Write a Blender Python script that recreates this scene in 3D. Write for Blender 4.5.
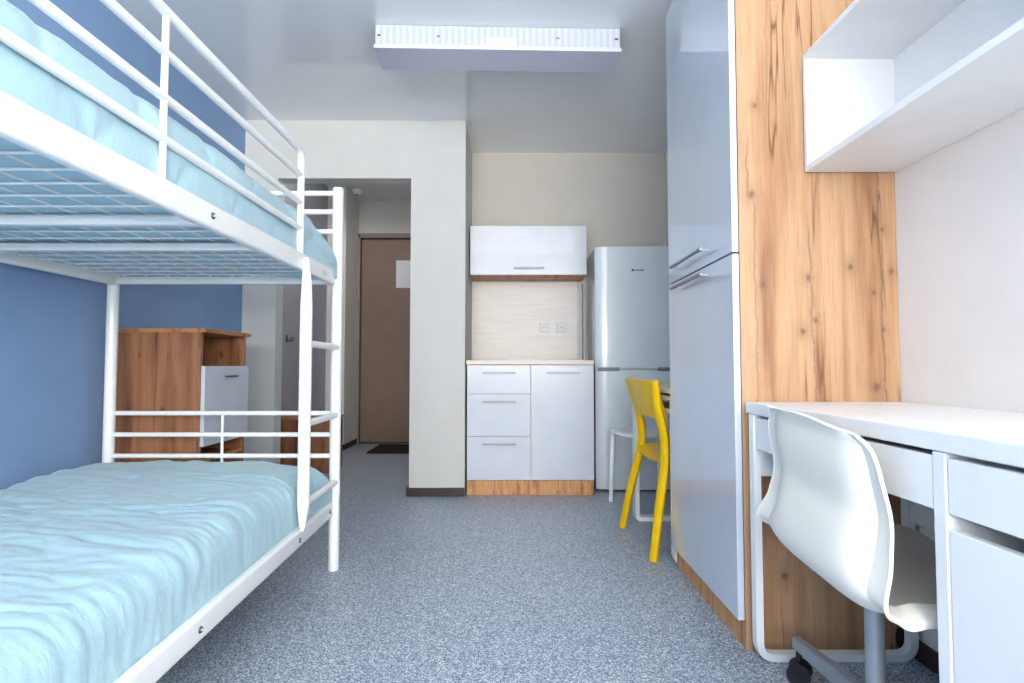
import bpy, bmesh, math, random
from mathutils import Vector, Matrix, noise
random.seed(4)
S = bpy.context.scene
for o in list(bpy.data.objects): bpy.data.objects.remove(o)
PI = math.pi

# ---------------------------------------------------------------- camera
cd = bpy.data.cameras.new('camera'); cam = bpy.data.objects.new('camera', cd)
S.collection.objects.link(cam); S.camera = cam
F = 575.0
cd.sensor_width = 36; cd.lens = 36*F/1024; cd.clip_start = .02
cam.location = (0, 0, .85)
cam.rotation_euler = (PI/2 + math.atan(24.5/F), 0, 0)
# ---------------------------------------------------------------- colour management
S.view_settings.view_transform = 'Standard'; S.view_settings.look = 'None'
S.view_settings.gamma = 1; S.view_settings.use_curve_mapping = False
S.view_settings.exposure = 0.13
# ---------------------------------------------------------------- world and lights
W = bpy.data.worlds.new('sky'); S.world = W; W.use_nodes = True
W.node_tree.nodes['Background'].inputs[0].default_value = (.90, .95, 1, 1)
W.node_tree.nodes['Background'].inputs[1].default_value = .9
def area(name, loc, rot, sx, sy, power, col):
    l = bpy.data.lights.new(name, 'AREA'); l.shape = 'RECTANGLE'; l.size = sx; l.size_y = sy
    l.energy = power; l.color = col
    o = bpy.data.objects.new(name, l); S.collection.objects.link(o)
    o.location = loc; o.rotation_euler = rot
    return o
# daylight entering by the wide window in the rear wall (behind the camera)
area('window_daylight', (-.15, -3.42, 1.47), (PI/2, 0, 0), 2.5, 1.8, 60, (1, .958, .885))
area('ceiling_fill', (-.15, -3.44, 1.40), (PI/2+1.15, 0, 0), 2.5, 1.6, 385, (1, .96, .89))  # added fill tilted up at the ceiling, like a bounced flash

area('added_side_fill', (1.36, -1.75, 1.5), (PI/2, 0, PI/2-.55), 1.5, 1.2, 130, (1, .975, .935))  # added fill for surfaces facing the right wall, through an invented window
# ---------------------------------------------------------------- helpers
MAT = {}
def nm(name):
    m = bpy.data.materials.new(name); m.use_nodes = True; MAT[name] = m
    nt = m.node_tree; return m, nt, nt.nodes['Principled BSDF']
def srgb(r, g, b):
    f = lambda c: ((c/255+.055)/1.055)**2.4 if c > 10 else c/255/12.92
    return (f(r), f(g), f(b), 1)
def coords(nt, sc=(1, 1, 1), rot=(0, 0, 0)):
    t = nt.nodes.new('ShaderNodeTexCoord'); mp = nt.nodes.new('ShaderNodeMapping')
    mp.inputs['Scale'].default_value = sc; mp.inputs['Rotation'].default_value = rot
    nt.links.new(t.outputs['Object'], mp.inputs[0]); return mp.outputs[0]
def nz(nt, vec, scale, detail=4, rough=.5, dist=0):
    n = nt.nodes.new('ShaderNodeTexNoise'); nt.links.new(vec, n.inputs['Vector'])
    n.inputs['Scale'].default_value = scale; n.inputs['Detail'].default_value = detail
    n.inputs['Roughness'].default_value = rough; n.inputs['Distortion'].default_value = dist
    return n.outputs['Fac']
def ramp(nt, fac, stops):
    r = nt.nodes.new('ShaderNodeValToRGB'); nt.links.new(fac, r.inputs[0])
    e = r.color_ramp.elements
    e[0].position, e[0].color = stops[0]; e[1].position, e[1].color = stops[-1]
    for p, c in stops[1:-1]:
        x = e.new(p); x.color = c
    return r.outputs[0]
def mix(nt, a, b, fac, mode='MULTIPLY'):
    m = nt.nodes.new('ShaderNodeMix'); m.data_type = 'RGBA'; m.blend_type = mode
    if isinstance(fac, (int, float)): m.inputs[0].default_value = fac
    else: nt.links.new(fac, m.inputs[0])
    for i, v in ((6, a), (7, b)):
        if isinstance(v, tuple): m.inputs[i].default_value = v
        else: nt.links.new(v, m.inputs[i])
    return m.outputs[2]
def bump(nt, bs, h, strength=.2, dist=.002):
    b = nt.nodes.new('ShaderNodeBump'); nt.links.new(h, b.inputs['Height'])
    b.inputs['Strength'].default_value = strength; b.inputs['Distance'].default_value = dist
    nt.links.new(b.outputs[0], bs.inputs['Normal'])
def plain(name, col, rough=.5, metal=0, coat=0, var=.04, spec=.5, bs_=0, scale=6):
    """procedural plain material: colour with a very faint mottling"""
    m, nt, b = nm(name)
    n = nz(nt, coords(nt), scale, 3)
    lo = tuple(max(0, c*(1-var)) for c in col[:3]) + (1,)
    nt.links.new(ramp(nt, n, [(.35, lo), (.65, col)]), b.inputs['Base Color'])
    b.inputs['Roughness'].default_value = rough; b.inputs['Metallic'].default_value = metal
    b.inputs['Coat Weight'].default_value = coat; b.inputs['Coat Roughness'].default_value = .03
    b.inputs['Specular IOR Level'].default_value = spec
    if bs_: bump(nt, b, nz(nt, coords(nt), 180, 2), bs_, .001)
    return m
def oak(name, light, mid, dark, sc=(1, 1, 1), marks=None):
    m, nt, b = nm(name)
    broad = nz(nt, coords(nt, sc), 3.6, 5, .5, .12)
    fine = nz(nt, coords(nt, (sc[0]*9, sc[1]*9, sc[2]*3)), 9, 5, .65, .3)
    c = ramp(nt, broad, [(.28, dark), (.38, mid), (.50, light), (.60, light), (.70, mid), (.80, light)])
    f = ramp(nt, fine, [(.32, (.74, .68, .62, 1)), (.56, (1, 1, 1, 1))])
    c = mix(nt, c, f, .7)
    band = nz(nt, coords(nt, (sc[0]*1.7, sc[1]*1.7, sc[2]*.35)), 4.0, 2, .5, .2)
    c = mix(nt, c, ramp(nt, band, [(.34, (.80, .72, .64, 1)), (.46, (1, 1, 1, 1))]), .8)
    # thin dark cracks along the grain, only in places
    cr = nz(nt, coords(nt, (sc[0]*.9, sc[1]*.9, sc[2]*.45)), 3.4, 4, .5, .15)
    mth = nt.nodes.new('ShaderNodeMath'); mth.operation = 'SUBTRACT'; nt.links.new(cr, mth.inputs[0]); mth.inputs[1].default_value = .52
    ab = nt.nodes.new('ShaderNodeMath'); ab.operation = 'ABSOLUTE'; nt.links.new(mth.outputs[0], ab.inputs[0])
    where = ramp(nt, nz(nt, coords(nt, (sc[0], sc[1], sc[2]*1.6)), 4.3, 3, .6), [(.40, (0, 0, 0, 1)), (.54, (1, 1, 1, 1))])
    cc = ramp(nt, ab.outputs[0], [(.0, (.30, .20, .15, 1)), (.003, (.60, .48, .39, 1)), (.012, (1, 1, 1, 1))])
    c = mix(nt, c, cc, where)
    # small scattered knots, drawn out a little along the grain
    k = max(sc)
    v = nt.nodes.new('ShaderNodeTexVoronoi'); v.inputs['Scale'].default_value = 7.5
    nt.links.new(coords(nt, tuple((x/k)**.3 for x in sc)), v.inputs['Vector'])
    wob = nz(nt, coords(nt), 60, 3, .6)
    ad = nt.nodes.new('ShaderNodeMath'); ad.operation = 'MULTIPLY_ADD'; nt.links.new(wob, ad.inputs[0]); ad.inputs[1].default_value = .10
    nt.links.new(v.outputs['Distance'], ad.inputs[2])
    c = mix(nt, c, ramp(nt, ad.outputs[0], [(.070, (.26, .15, .09, 1)), (.095, (.50, .36, .27, 1)), (.15, (1, 1, 1, 1))]), .85)
    if marks:                        # this board's own knots (x, z, size) and long cracks (x0, z0, x1, z1)
        sx = nt.nodes.new('ShaderNodeSeparateXYZ'); nt.links.new(coords(nt), sx.inputs[0])
        def M(op, a, b_=None, c_=None, clamp=False):
            n = nt.nodes.new('ShaderNodeMath'); n.operation = op; n.use_clamp = clamp
            for i, q in enumerate((a, b_, c_)):
                if q is None: continue
                if isinstance(q, (int, float)): n.inputs[i].default_value = q
                else: nt.links.new(q, n.inputs[i])
            return n.outputs[0]
        X, Z = sx.outputs['X'], sx.outputs['Z']
        wx = M('MULTIPLY_ADD', nz(nt, coords(nt, (3, 3, 3)), 4, 4, .6), .030, -.015)
        Xw = M('ADD', X, wx)
        w2 = nz(nt, coords(nt), 70, 3, .6)
        tot = None
        for kx, kz, kr in marks[0]:
            d2 = M('ADD', M('POWER', M('DIVIDE', M('SUBTRACT', X, kx), kr), 2), M('POWER', M('DIVIDE', M('SUBTRACT', Z, kz), kr*1.25), 2))
            halo = M('MULTIPLY', M('POWER', 2.718, M('MULTIPLY', d2, -.12)), .34)
            core = M('MULTIPLY', M('POWER', 2.718, M('MULTIPLY', d2, -1.6)), .75)
            v_ = M('ADD', halo, core); tot = v_ if tot is None else M('MAXIMUM', tot, v_)
        for x0_, z0_, x1_, z1_, st_ in marks[1]:
            xc = M('MULTIPLY_ADD', Z, (x1_-x0_)/(z1_-z0_), x0_-z0_*(x1_-x0_)/(z1_-z0_))
            e = M('ABSOLUTE', M('SUBTRACT', Xw, xc))
            thin = M('MULTIPLY', M('POWER', 2.718, M('MULTIPLY', e, -520)), st_)
            soft = M('MULTIPLY', M('POWER', 2.718, M('MULTIPLY', e, -75)), st_*.42)
            seg = M('MULTIPLY', M('MULTIPLY', M('SUBTRACT', Z, z0_), 9, None, True), M('MULTIPLY', M('SUBTRACT', z1_, Z), 9, None, True), None, True)
            v_ = M('MULTIPLY', M('ADD', thin, soft), seg); tot = M('MAXIMUM', tot, v_)
        tot = M('MULTIPLY', tot, M('MULTIPLY_ADD', w2, 1.2, .35), None, True)
        c = mix(nt, c, (.16, .085, .05, 1), tot, 'MIX')
    nt.links.new(c, b.inputs['Base Color'])
    b.inputs['Roughness'].default_value = .45
    bump(nt, b, fine, .10, .001)
    return m

white_metal = plain('white_powder_coated_steel', srgb(238, 240, 240), .32, coat=.25)
white_lam = plain('white_laminate', srgb(236, 237, 238), .38)
white_gloss = plain('high_gloss_white_front', srgb(200, 207, 219), .3, coat=.3, spec=.5)
pale_gloss = plain('high_gloss_pale_front', srgb(200, 209, 222), .3, coat=1, spec=.5)
chrome = plain('brushed_steel', srgb(142, 142, 150), .4, metal=.5)
dark_metal = plain('dark_bolt', srgb(80, 90, 96), .4, metal=.6)
OL, OM, OD = srgb(186, 149, 114), srgb(171, 129, 94), srgb(142, 99, 69)
PM = ([(.1, 1.155, .010), (.225, 1.14, .009), (.2, 1.27, .008), (-.17, 1.10, .008), (-.03, 1.12, .009), (-.01, .99, .007), (-.05, .955, .010), (.17, .785, .016),
       (.195, .96, .008), (.17, 1.075, .007), (-.185, 1.66, .007), (-.2, 1.38, .012), (.06, .40, .010), (-.12, .22, .012)],
      [(-.19, .45, -.195, 1.45, .5), (.0, .25, -.03, 1.36, .6), (.205, .30, .18, 1.95, .75), (-.21, 1.28, -.215, 1.60, .6), (.13, 1.05, .10, 2.3, .35), (-.15, 1.55, -.14, 2.3, .35), (-.11, .3, -.10, .62, .5), (.07, .55, .08, .98, .3)])
oak_panel = oak('oak_upright', OL, OM, OD, (2.6, 2.6, .26), PM)
oak_dark = oak('oak_dresser', srgb(156, 108, 76), srgb(134, 88, 59), srgb(92, 55, 36), (3.2, 3.2, .34))
oak_plinth = oak('oak_plinth', srgb(212, 158, 108), srgb(196, 138, 88), srgb(160, 104, 62), (5, 5, .8))
oak_hor = oak('oak_board', srgb(190, 132, 86), srgb(168, 110, 66), srgb(130, 80, 46), (3.2, .5, 3.2))
brown = plain('dark_brown_skirting', srgb(50, 36, 34), .45, var=.15)
yellow = plain('yellow_plastic', srgb(238, 192, 10), .34)
yellow.node_tree.nodes['Principled BSDF'].inputs['Coat Weight'].default_value = .0
yellow.node_tree.nodes['Principled BSDF'].inputs['Specular IOR Level'].default_value = .25
cream = plain('cream_white_plastic', srgb(235, 231, 221), .5, var=.02)
grey_steel = plain('grey_painted_steel', srgb(150, 156, 166), .38, metal=.25)
black = plain('black_plastic', srgb(22, 22, 24), .45)
lamp_body = plain('lamp_white', srgb(240, 242, 245), .35)
fridge_m = plain('fridge_enamel', srgb(208, 218, 224), .25, coat=.5)
fridge_dark = plain('fridge_grip', srgb(112, 128, 134), .35)
gap_m = plain('dark_gap', srgb(60, 58, 60), .7)
wall_white = plain('wallpaper_warm_white', srgb(228, 224, 220), .75, var=.03, bs_=.25, scale=9)
wall_cool = plain('wallpaper_white', srgb(206, 207, 205), .75, var=.03, bs_=.2)
wall_beige = plain('wallpaper_beige', srgb(200, 196, 188), .75, var=.03, bs_=.2)
wall_blue = plain('wallpaper_blue', srgb(132, 163, 204), .7, var=.04, bs_=.3)
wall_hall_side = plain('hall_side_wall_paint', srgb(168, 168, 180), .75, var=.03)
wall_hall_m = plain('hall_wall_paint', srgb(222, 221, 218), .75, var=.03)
door_m = plain('entry_door_laminate', srgb(134, 112, 98), .45, var=.08)
frame_m = plain('entry_door_frame', srgb(150, 134, 128), .5)
mat_m = plain('doormat_pile', srgb(44, 30, 28), .95, var=.3, scale=200)
table_beige = plain('table_edge', srgb(226, 220, 204), .5)
paper_m, nt, b = nm('printed_paper')
wv = nt.nodes.new('ShaderNodeTexWave'); wv.wave_type = 'BANDS'; wv.bands_direction = 'Z'; wv.inputs['Scale'].default_value = 28
nt.links.new(coords(nt), wv.inputs['Vector'])
nt.links.new(ramp(nt, wv.outputs['Fac'], [(.55, srgb(240, 242, 250)), (.8, srgb(205, 208, 222))]), b.inputs['Base Color'])

# stretch ceiling: satin white film that mirrors the room
ceil_m, nt, b = nm('glossy_stretch_ceiling')
b.inputs['Base Color'].default_value = srgb(196, 201, 206); b.inputs['Roughness'].default_value = .5
b.inputs['Coat Weight'].default_value = 1; b.inputs['Coat Roughness'].default_value = .035; b.inputs['Coat IOR'].default_value = 1.6
nt.links.new(ramp(nt, nz(nt, coords(nt), 2, 2), [(.3, srgb(232, 236, 239)), (.7, srgb(236, 240, 243))]), b.inputs['Base Color'])
# speckled vinyl floor
floor_m, nt, b = nm('speckled_vinyl_floor')
n1 = nz(nt, coords(nt), 225, 3, .75); n2 = nz(nt, coords(nt), 130, 3, .7); n3 = nz(nt, coords(nt), 1.2, 3)
c1 = ramp(nt, n1, [(.38, srgb(58, 78, 106)), (.47, srgb(132, 149, 170)), (.54, srgb(168, 182, 198)), (.60, srgb(246, 249, 250))])
c2 = ramp(nt, n2, [(.36, (.58, .62, .70, 1)), (.5, (1, 1, 1, 1))])
c = mix(nt, c1, c2, .7)
c = mix(nt, c, ramp(nt, n3, [(.3, (.93, .94, .96, 1)), (.7, (1, 1, 1, 1))]), .6)
nt.links.new(c, b.inputs['Base Color']); b.inputs['Roughness'].default_value = .36
bump(nt, b, n1, .05, .0005)
# mattress fabric
fab, nt, b = nm('light_blue_quilt_fabric')
nt.links.new(ramp(nt, nz(nt, coords(nt), 4, 3), [(.3, srgb(156, 192, 206)), (.7, srgb(165, 200, 213))]), b.inputs['Base Color'])
b.inputs['Roughness'].default_value = .6; b.inputs['Sheen Weight'].default_value = .25
b.inputs['Subsurface Weight'].default_value = 0
bump(nt, b, nz(nt, coords(nt, (1, 2.2, 1)), 26, 4, .55, 1.0), .22, .008)
# backsplash laminate: horizontal pale streaks
bsp, nt, b = nm('pale_streaked_laminate')
nt.links.new(ramp(nt, nz(nt, coords(nt, (.9, 3, 12)), 3.4, 5, .6), [(.3, srgb(208, 204, 200)), (.7, srgb(222, 219, 216))]), b.inputs['Base Color'])
b.inputs['Roughness'].default_value = .4
bsp_plate = plain('socket_plate', srgb(206, 205, 206), .4)
top_m = plain('worktop_laminate', srgb(226, 214, 200), .4)
# translucent-looking prismatic lamp diffuser
dif, nt, b = nm('prismatic_diffuser')
wv = nt.nodes.new('ShaderNodeTexWave'); wv.bands_direction = 'X'; wv.inputs['Scale'].default_value = 10
nt.links.new(coords(nt), wv.inputs['Vector'])
nt.links.new(ramp(nt, wv.outputs['Fac'], [(.2, srgb(182, 188, 200)), (.8, srgb(198, 203, 213))]), b.inputs['Base Color'])
b.inputs['Roughness'].default_value = .25
bump(nt, b, wv.outputs['Fac'], .25, .003)
glass, nt, b = nm('window_glass'); b.inputs['Transmission Weight'].default_value = 1; b.inputs['Roughness'].default_value = 0; b.inputs['IOR'].default_value = 1.01
louv = plain('lamp_underside', srgb(206, 206, 226), .3, var=.03)

def obj(name, bm, m, parent=None, smooth=False, loc=None):
    bmesh.ops.recalc_face_normals(bm, faces=bm.faces)
    me = bpy.data.meshes.new(name); bm.to_mesh(me); bm.free()
    if smooth:
        for p in me.polygons: p.use_smooth = True
        try: me.set_sharp_from_angle(angle=math.radians(40))
        except Exception: pass
    me.materials.append(m)
    o = bpy.data.objects.new(name, me); S.collection.objects.link(o)
    if parent: o.parent = parent
    if loc: o.location = loc
    return o
def bx(bm, x0, x1, y0, y1, z0, z1, bev=0, seg=2):
    r = bmesh.ops.create_cube(bm, size=1)
    for v in r['verts']:
        v.co = Vector((x0+(v.co.x+.5)*(x1-x0), y0+(v.co.y+.5)*(y1-y0), z0+(v.co.z+.5)*(z1-z0)))
    if bev:
        ed = list({e for v in r['verts'] for e in v.link_edges})
        bmesh.ops.bevel(bm, geom=ed, offset=bev, segments=seg, affect='EDGES', profile=.6)
    return bm
def box(name, x0, x1, y0, y1, z0, z1, m, parent=None, bev=.0015):
    """box given in world coordinates; vertices are stored relative to its parent"""
    bm = bmesh.new(); bx(bm, x0, x1, y0, y1, z0, z1, bev)
    return put(name, bm, m, parent)
def put(name, bm, m, parent=None, smooth=False):
    p = Vector((0, 0, 0)); q = parent
    while q: p += q.location; q = q.parent
    if parent:
        bmesh.ops.translate(bm, verts=bm.verts, vec=-p); return obj(name, bm, m, parent, smooth)
    lo = Vector([min(v.co[i] for v in bm.verts) for i in range(3)]); hi = Vector([max(v.co[i] for v in bm.verts) for i in range(3)])
    c = Vector(((lo.x+hi.x)/2, (lo.y+hi.y)/2, lo.z))
    bmesh.ops.translate(bm, verts=bm.verts, vec=-c)
    o = obj(name, bm, m, None, smooth); o.location = c; return o
def tube(bm, pts, r, seg=12, cap=True, closed=False, rs=None, flat=None):
    pts = [Vector(p) for p in pts]; rings = []; n = len(pts)
    up0 = None
    for i, p in enumerate(pts):
        if closed: d = (pts[(i+1) % n]-pts[i-1]).normalized()
        else:
            d = ((pts[i+1]-p) if i < n-1 else Vector((0, 0, 0)))
            if i > 0: d = d.normalized() + (p-pts[i-1]).normalized()
            d = d.normalized()
        if up0 is None:
            up0 = Vector((0, 0, 1)) if abs(d.z) < .9 else Vector((0, 1, 0))
        a = d.cross(up0).normalized(); b_ = a.cross(d).normalized()
        up0 = b_
        rr = rs[i] if rs else (r, r)
        if not isinstance(rr, tuple): rr = (rr, rr)
        rings.append([bm.verts.new(p + a*rr[0]*math.cos(t) + b_*rr[1]*math.sin(t)) for t in [2*PI*k/seg for k in range(seg)]])
    m_ = n if closed else n-1
    for i in range(m_):
        A, B = rings[i], rings[(i+1) % n]
        for k in range(seg): bm.faces.new((A[k], A[(k+1) % seg], B[(k+1) % seg], B[k]))
    if cap and not closed:
        bm.faces.new(rings[0][::-1]); bm.faces.new(rings[-1])
    return bm
def arc_path(pts, rad, n=6):
    """polyline with its inner corners rounded"""
    pts = [Vector(p) for p in pts]; out = [pts[0]]
    for i in range(1, len(pts)-1):
        a, b_, c = pts[i-1], pts[i], pts[i+1]
        p0 = b_+(a-b_).normalized()*rad; p1 = b_+(c-b_).normalized()*rad
        for k in range(n+1):
            t = k/n; out.append(p0*(1-t)**2 + b_*2*t*(1-t) + p1*t*t)
    out.append(pts[-1]); return out
def sweep_rect(bm, pts, w, d, plane_n, closed=False):
    """rectangular bar swept along pts lying in a plane whose normal is plane_n (w in plane, d along the normal)"""
    pts = [Vector(p) for p in pts]; nn = Vector(plane_n); rings = []; n = len(pts)
    for i, p in enumerate(pts):
        if closed: t = (pts[(i+1) % n]-pts[i-1]).normalized()
        elif i == 0: t = (pts[1]-p).normalized()
        elif i == n-1: t = (p-pts[-2]).normalized()
        else: t = ((pts[i+1]-p).normalized()+(p-pts[i-1]).normalized()).normalized()
        s = t.cross(nn).normalized()
        rings.append([bm.verts.new(p+s*w/2*a+nn*d/2*b_) for a, b_ in ((1, 1), (-1, 1), (-1, -1), (1, -1))])
    for i in range(n if closed else n-1):
        A, B = rings[i], rings[(i+1) % n]
        for k in range(4): bm.faces.new((A[k], A[(k+1) % 4], B[(k+1) % 4], B[k]))
    if not closed: bm.faces.new(rings[0][::-1]); bm.faces.new(rings[-1])
    return bm
def thing(name, label, cat, loc=(0, 0, 0), group=None):
    o = bpy.data.objects.new(name, None); S.collection.objects.link(o); o.empty_display_size = .1
    o.location = loc; tag(o, label, cat, group); return o
def tag(o, label, cat, group=None):
    o['label'] = label; o['category'] = cat
    if group: o['group'] = group
    return o
def struct(o): o['kind'] = 'structure'; return o

# ---------------------------------------------------------------- room shell
XL, XR, YR, YF, YB, ZC = -1.79, 1.185, -3.30, 3.80, 4.39, 2.50   # left/right walls, rear wall, hall partition, kitchen wall, ceiling
YE = 6.37
struct(box('floor', -2.1, 1.4, -3.5, 6.6, -.06, 0, floor_m, bev=0))
ZH = 2.70                                          # the hall's ceiling is higher
bm = bmesh.new(); bx(bm, -2.1, 1.4, -3.5, YF, ZC, ZC+.06); bx(bm, -.311, 1.4, YF, YB+.12, ZC, ZC+.06)
struct(put('ceiling', bm, ceil_m))
struct(box('ceiling_hall', -2.1, -.45, YF, 6.6, ZH, ZH+.06, ceil_m, bev=0))
struct(box('wall_left', XL-.1, XL, YR-.1, YF, 0, ZC, wall_blue, bev=0))
bm = bmesh.new(); bx(bm, XR, XR+.1, -1.0, YB+.1, 0, ZC); bx(bm, XR, XR+.1, YR-.1, -2.5, 0, ZC)
bx(bm, XR, XR+.1, -2.5, -1.0, 0, .9); bx(bm, XR, XR+.1, -2.5, -1.0, 2.1, ZC)
struct(put('wall_right', bm, wall_white))
bm = bmesh.new()  # invented side window, out of view, made for the added side fill
for a in ((-2.5, -2.45), (-1.05, -1.0), (-1.775, -1.725)): bx(bm, XR+.02, XR+.08, a[0], a[1], .9, 2.1)
for z in (.9, 2.05): bx(bm, XR+.02, XR+.08, -2.5, -1.0, z, z+.05)
struct(put('added_side_window', bm, white_lam))
struct(box('wall_kitchen', -.31, XR, YB, YB+.1, 0, ZC, wall_beige, bev=0))
bm = bmesh.new()                                   # partition with the hall opening
bx(bm, XL-.1, -1.566, YF, YF+.115, 0, ZH)
bx(bm, -1.566, -.675, YF, YF+.115, 2.106, ZH)
bx(bm, -.675, -.311, YF, YB+.1, 0, ZH)
struct(put('wall_partition', bm, wall_cool))
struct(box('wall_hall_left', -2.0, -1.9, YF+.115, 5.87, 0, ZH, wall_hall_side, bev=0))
bm = bmesh.new(); bx(bm, -2.0, -1.71, 5.87, YE, 0, ZH)
struct(put('wall_hall_corner', bm, wall_hall_m))
struct(box('wall_hall_right', -.675, -.575, YB+.1, YE, 0, ZH, wall_hall_m, bev=0))
bm = bmesh.new()
bx(bm, -2.0, -1.71, YE, YE+.1, 0, ZH); bx(bm, -.78, -.575, YE, YE+.1, 0, ZH); bx(bm, -1.71, -.78, YE, YE+.1, 2.31, ZH)
struct(put('wall_hall_end', bm, wall_hall_m))
# rear wall with the window (behind the camera)
bm = bmesh.new()
bx(bm, XL-.1, -1.4, YR-.1, YR, 0, ZC); bx(bm, 1.1, XR+.1, YR-.1, YR, 0, ZC)
bx(bm, -1.4, 1.1, YR-.1, YR, 0, .55); bx(bm, -1.4, 1.1, YR-.1, YR, 2.38, ZC)
struct(put('wall_rear', bm, wall_white))
bm = bmesh.new()
for a in ((-1.4, -1.34), (1.04, 1.1), (-.59, -.53), (.23, .29)): bx(bm, a[0], a[1], YR-.08, YR-.02, .55, 2.38)
for z in (.55, 2.32): bx(bm, -1.4, 1.1, YR-.08, YR-.02, z, z+.06)
wf = struct(put('window_1', bm, white_lam))
struct(box('trim_1', -1.45, 1.15, YR, YR+.18, .50, .535, white_lam))

# skirtings
def skirt(name, x0, x1, y0, y1): struct(box(name, x0, x1, y0, y1, 0, .055, brown, bev=.002))
skirt('baseboard_right', XR-.014, XR, YR, 1.74)
skirt('baseboard_left', XL, XL+.014, YR, YF-.015)
skirt('baseboard_front', -.69, -.311, YF-.014, YF)
skirt('baseboard_side', -.69, -.675, YF, YE-.02)
skirt('baseboard_partition', XL, -1.566, YF-.014, YF)
skirt('baseboard_hall', -1.9, -1.695, 5.856, 5.87)
skirt('baseboard_return', -1.71, -1.696, 5.87, YE-.03)

# ---------------------------------------------------------------- entrance door
dr = box('door_1', -1.665, -.80, YE-.03, YE+.02, .02, 2.25, door_m, bev=.002); struct(dr)
fr = bmesh.new()
bx(fr, -1.735, -1.685, YE-.035, YE, 0, 2.31, .003); bx(fr, -.78, -.73, YE-.035, YE, 0, 2.31, .003)
bx(fr, -1.735, -.73, YE-.035, YE, 2.275, 2.325, .003)
struct(put('trim_2', fr, frame_m))
fr = bmesh.new(); bx(fr, -1.686, -1.664, YE-.012, YE+.015, 0, 2.275); bx(fr, -1.686, -.78, YE-.012, YE+.015, 2.25, 2.276); bx(fr, -1.68, -.79, YE-.028, YE, 0, .02)
struct(put('trim_3', fr, gap_m))
pp = box('paper_notice', -1.285, -1.075, YE-.0325, YE-.0302, 1.715, 2.02, paper_m, bev=0)
tag(pp, 'white printed sheet of paper taped to the beige entrance door', 'paper')
dm = bmesh.new(); bx(dm, -1.42, -.75, 5.62, 6.22, 0, .012, .004)
for k in range(28): bx(dm, -1.40, -.77, 5.635+k*.0205, 5.643+k*.0205, .010, .015)
tag(put('doormat', dm, mat_m), 'dark brown doormat on the floor before the entrance door', 'doormat')
sd = thing('smoke_detector', 'small round smoke detector on the hall ceiling above the entrance door', 'smoke detector', (-1.63, 5.98, ZH))
def disc(bm, c, r, h, n=24, r2=None):
    m = Matrix.Translation((c[0], c[1], c[2]+h/2))
    bmesh.ops.create_cone(bm, cap_ends=True, segments=n, radius1=r2 if r2 else r, radius2=r, depth=h, matrix=m)
bm = bmesh.new(); disc(bm, (-1.63, 5.98, ZH-.018), .055, .018); put('base', bm, lamp_body, sd, True)
bm = bmesh.new(); disc(bm, (-1.63, 5.98, ZH-.05), .05, .032, r2=.03); put('sensor_cap', bm, lamp_body, sd, True)
bm = bmesh.new(); disc(bm, (-1.63, 5.98, ZH-.056), .014, .007); put('sensor_eye', bm, gap_m, sd, True)
hl = thing('added_hall_lamp', 'round white lamp added unseen behind the lintel to brighten the hall', 'lamp', (-1.25, 4.45, ZH))  # added lamp, kept out of sight, only to lift the dim hall
bm = bmesh.new(); disc(bm, (-1.25, 4.45, ZH-.03), .15, .03, 32); put('added_lamp_base', bm, lamp_body, hl, True)
em, nt_e, b_e = nm('hall_fill_glow'); b_e.inputs['Emission Color'].default_value = (1, .96, .9, 1); b_e.inputs['Emission Strength'].default_value = 40
bm = bmesh.new(); disc(bm, (-1.25, 4.45, ZH-.075), .14, .045, 32, .11); put('added_lamp_shade', bm, em, hl, True)
# shoe bench in the hall
sb = thing('shoe_bench', 'low oak-look shoe cabinet in the hall behind the foot of the bunk bed', 'cabinet', (-1.66, 4.75, 0))
box('body', -1.88, -1.44, 4.60, 4.92, 0, .42, oak_dark, sb); box('top', -1.89, -1.43, 4.59, 4.93, .42, .438, oak_hor, sb)
box('door', -1.875, -1.445, 4.588, 4.60, .05, .41, oak_dark, sb)
# coat hook
hk = thing('coat_hook', 'small metal coat hook on the hall wall seen past the ladder', 'hook', (-1.9, 4.84, 1.06))
bm = bmesh.new(); bx(bm, -1.9, -1.894, 4.825, 4.855, 1.05, 1.11, .002); put('plate', bm, dark_metal, hk)
for s in (-1, 0, 1):
    bm = bmesh.new(); tube(bm, arc_path([(-1.895, 4.84, 1.07), (-1.86, 4.84+s*.03, 1.055), (-1.85, 4.84+s*.035, 1.09)], .01), .004, 8)
    put('prong', bm, dark_metal, hk, True)

# ---------------------------------------------------------------- kitchen
def bar_handle(x0, x1, y, z, parent, axis='x', out=.028, m=None):
    m = m or chrome
    bm = bmesh.new()
    if axis == 'x':
        bx(bm, x0, x1, y-out-.006, y-out+.004, z-.005, z+.005, .0015)
        for x in (x0+.018, x1-.024): bx(bm, x, x+.007, y-out, y, z-.0035, z+.0035)
    else:   # bar running along y, standing out towards -x from plane x=y
        bx(bm, y-out-.006, y-out+.004, x0, x1, z-.005, z+.005, .0015)
        for x in (x0+.018, x1-.024): bx(bm, y-out, y, x, x+.007, z-.0035, z+.0035)
    return put('handle', bm, m, parent)
KY = 3.83
c1 = thing('drawer_cabinet', 'white gloss base cabinet with three drawers under the worktop, beside the doorway wall', 'cabinet', (-.09, 4.1, 0))
box('body', -.298, .116, KY+.02, YB-.005, .09, .858, white_lam, c1)
for za, zb in ((.667, .855), (.386, .663), (.098, .382)):
    d = bmesh.new(); bx(d, -.298, .121, KY, KY+.018, za, zb, .0015); d = put('drawer', d, white_gloss, c1)
    bar_handle(-.195, .025, KY, zb-.047 if zb < .8 else .807, d)
box('plinth', -.298, .117, KY+.004, KY+.02, 0, .094, oak_plinth, c1)
c2 = thing('base_cabinet', 'white gloss base cabinet with a single door, between the drawers and the fridge', 'cabinet', (.33, 4.1, 0))
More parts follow.
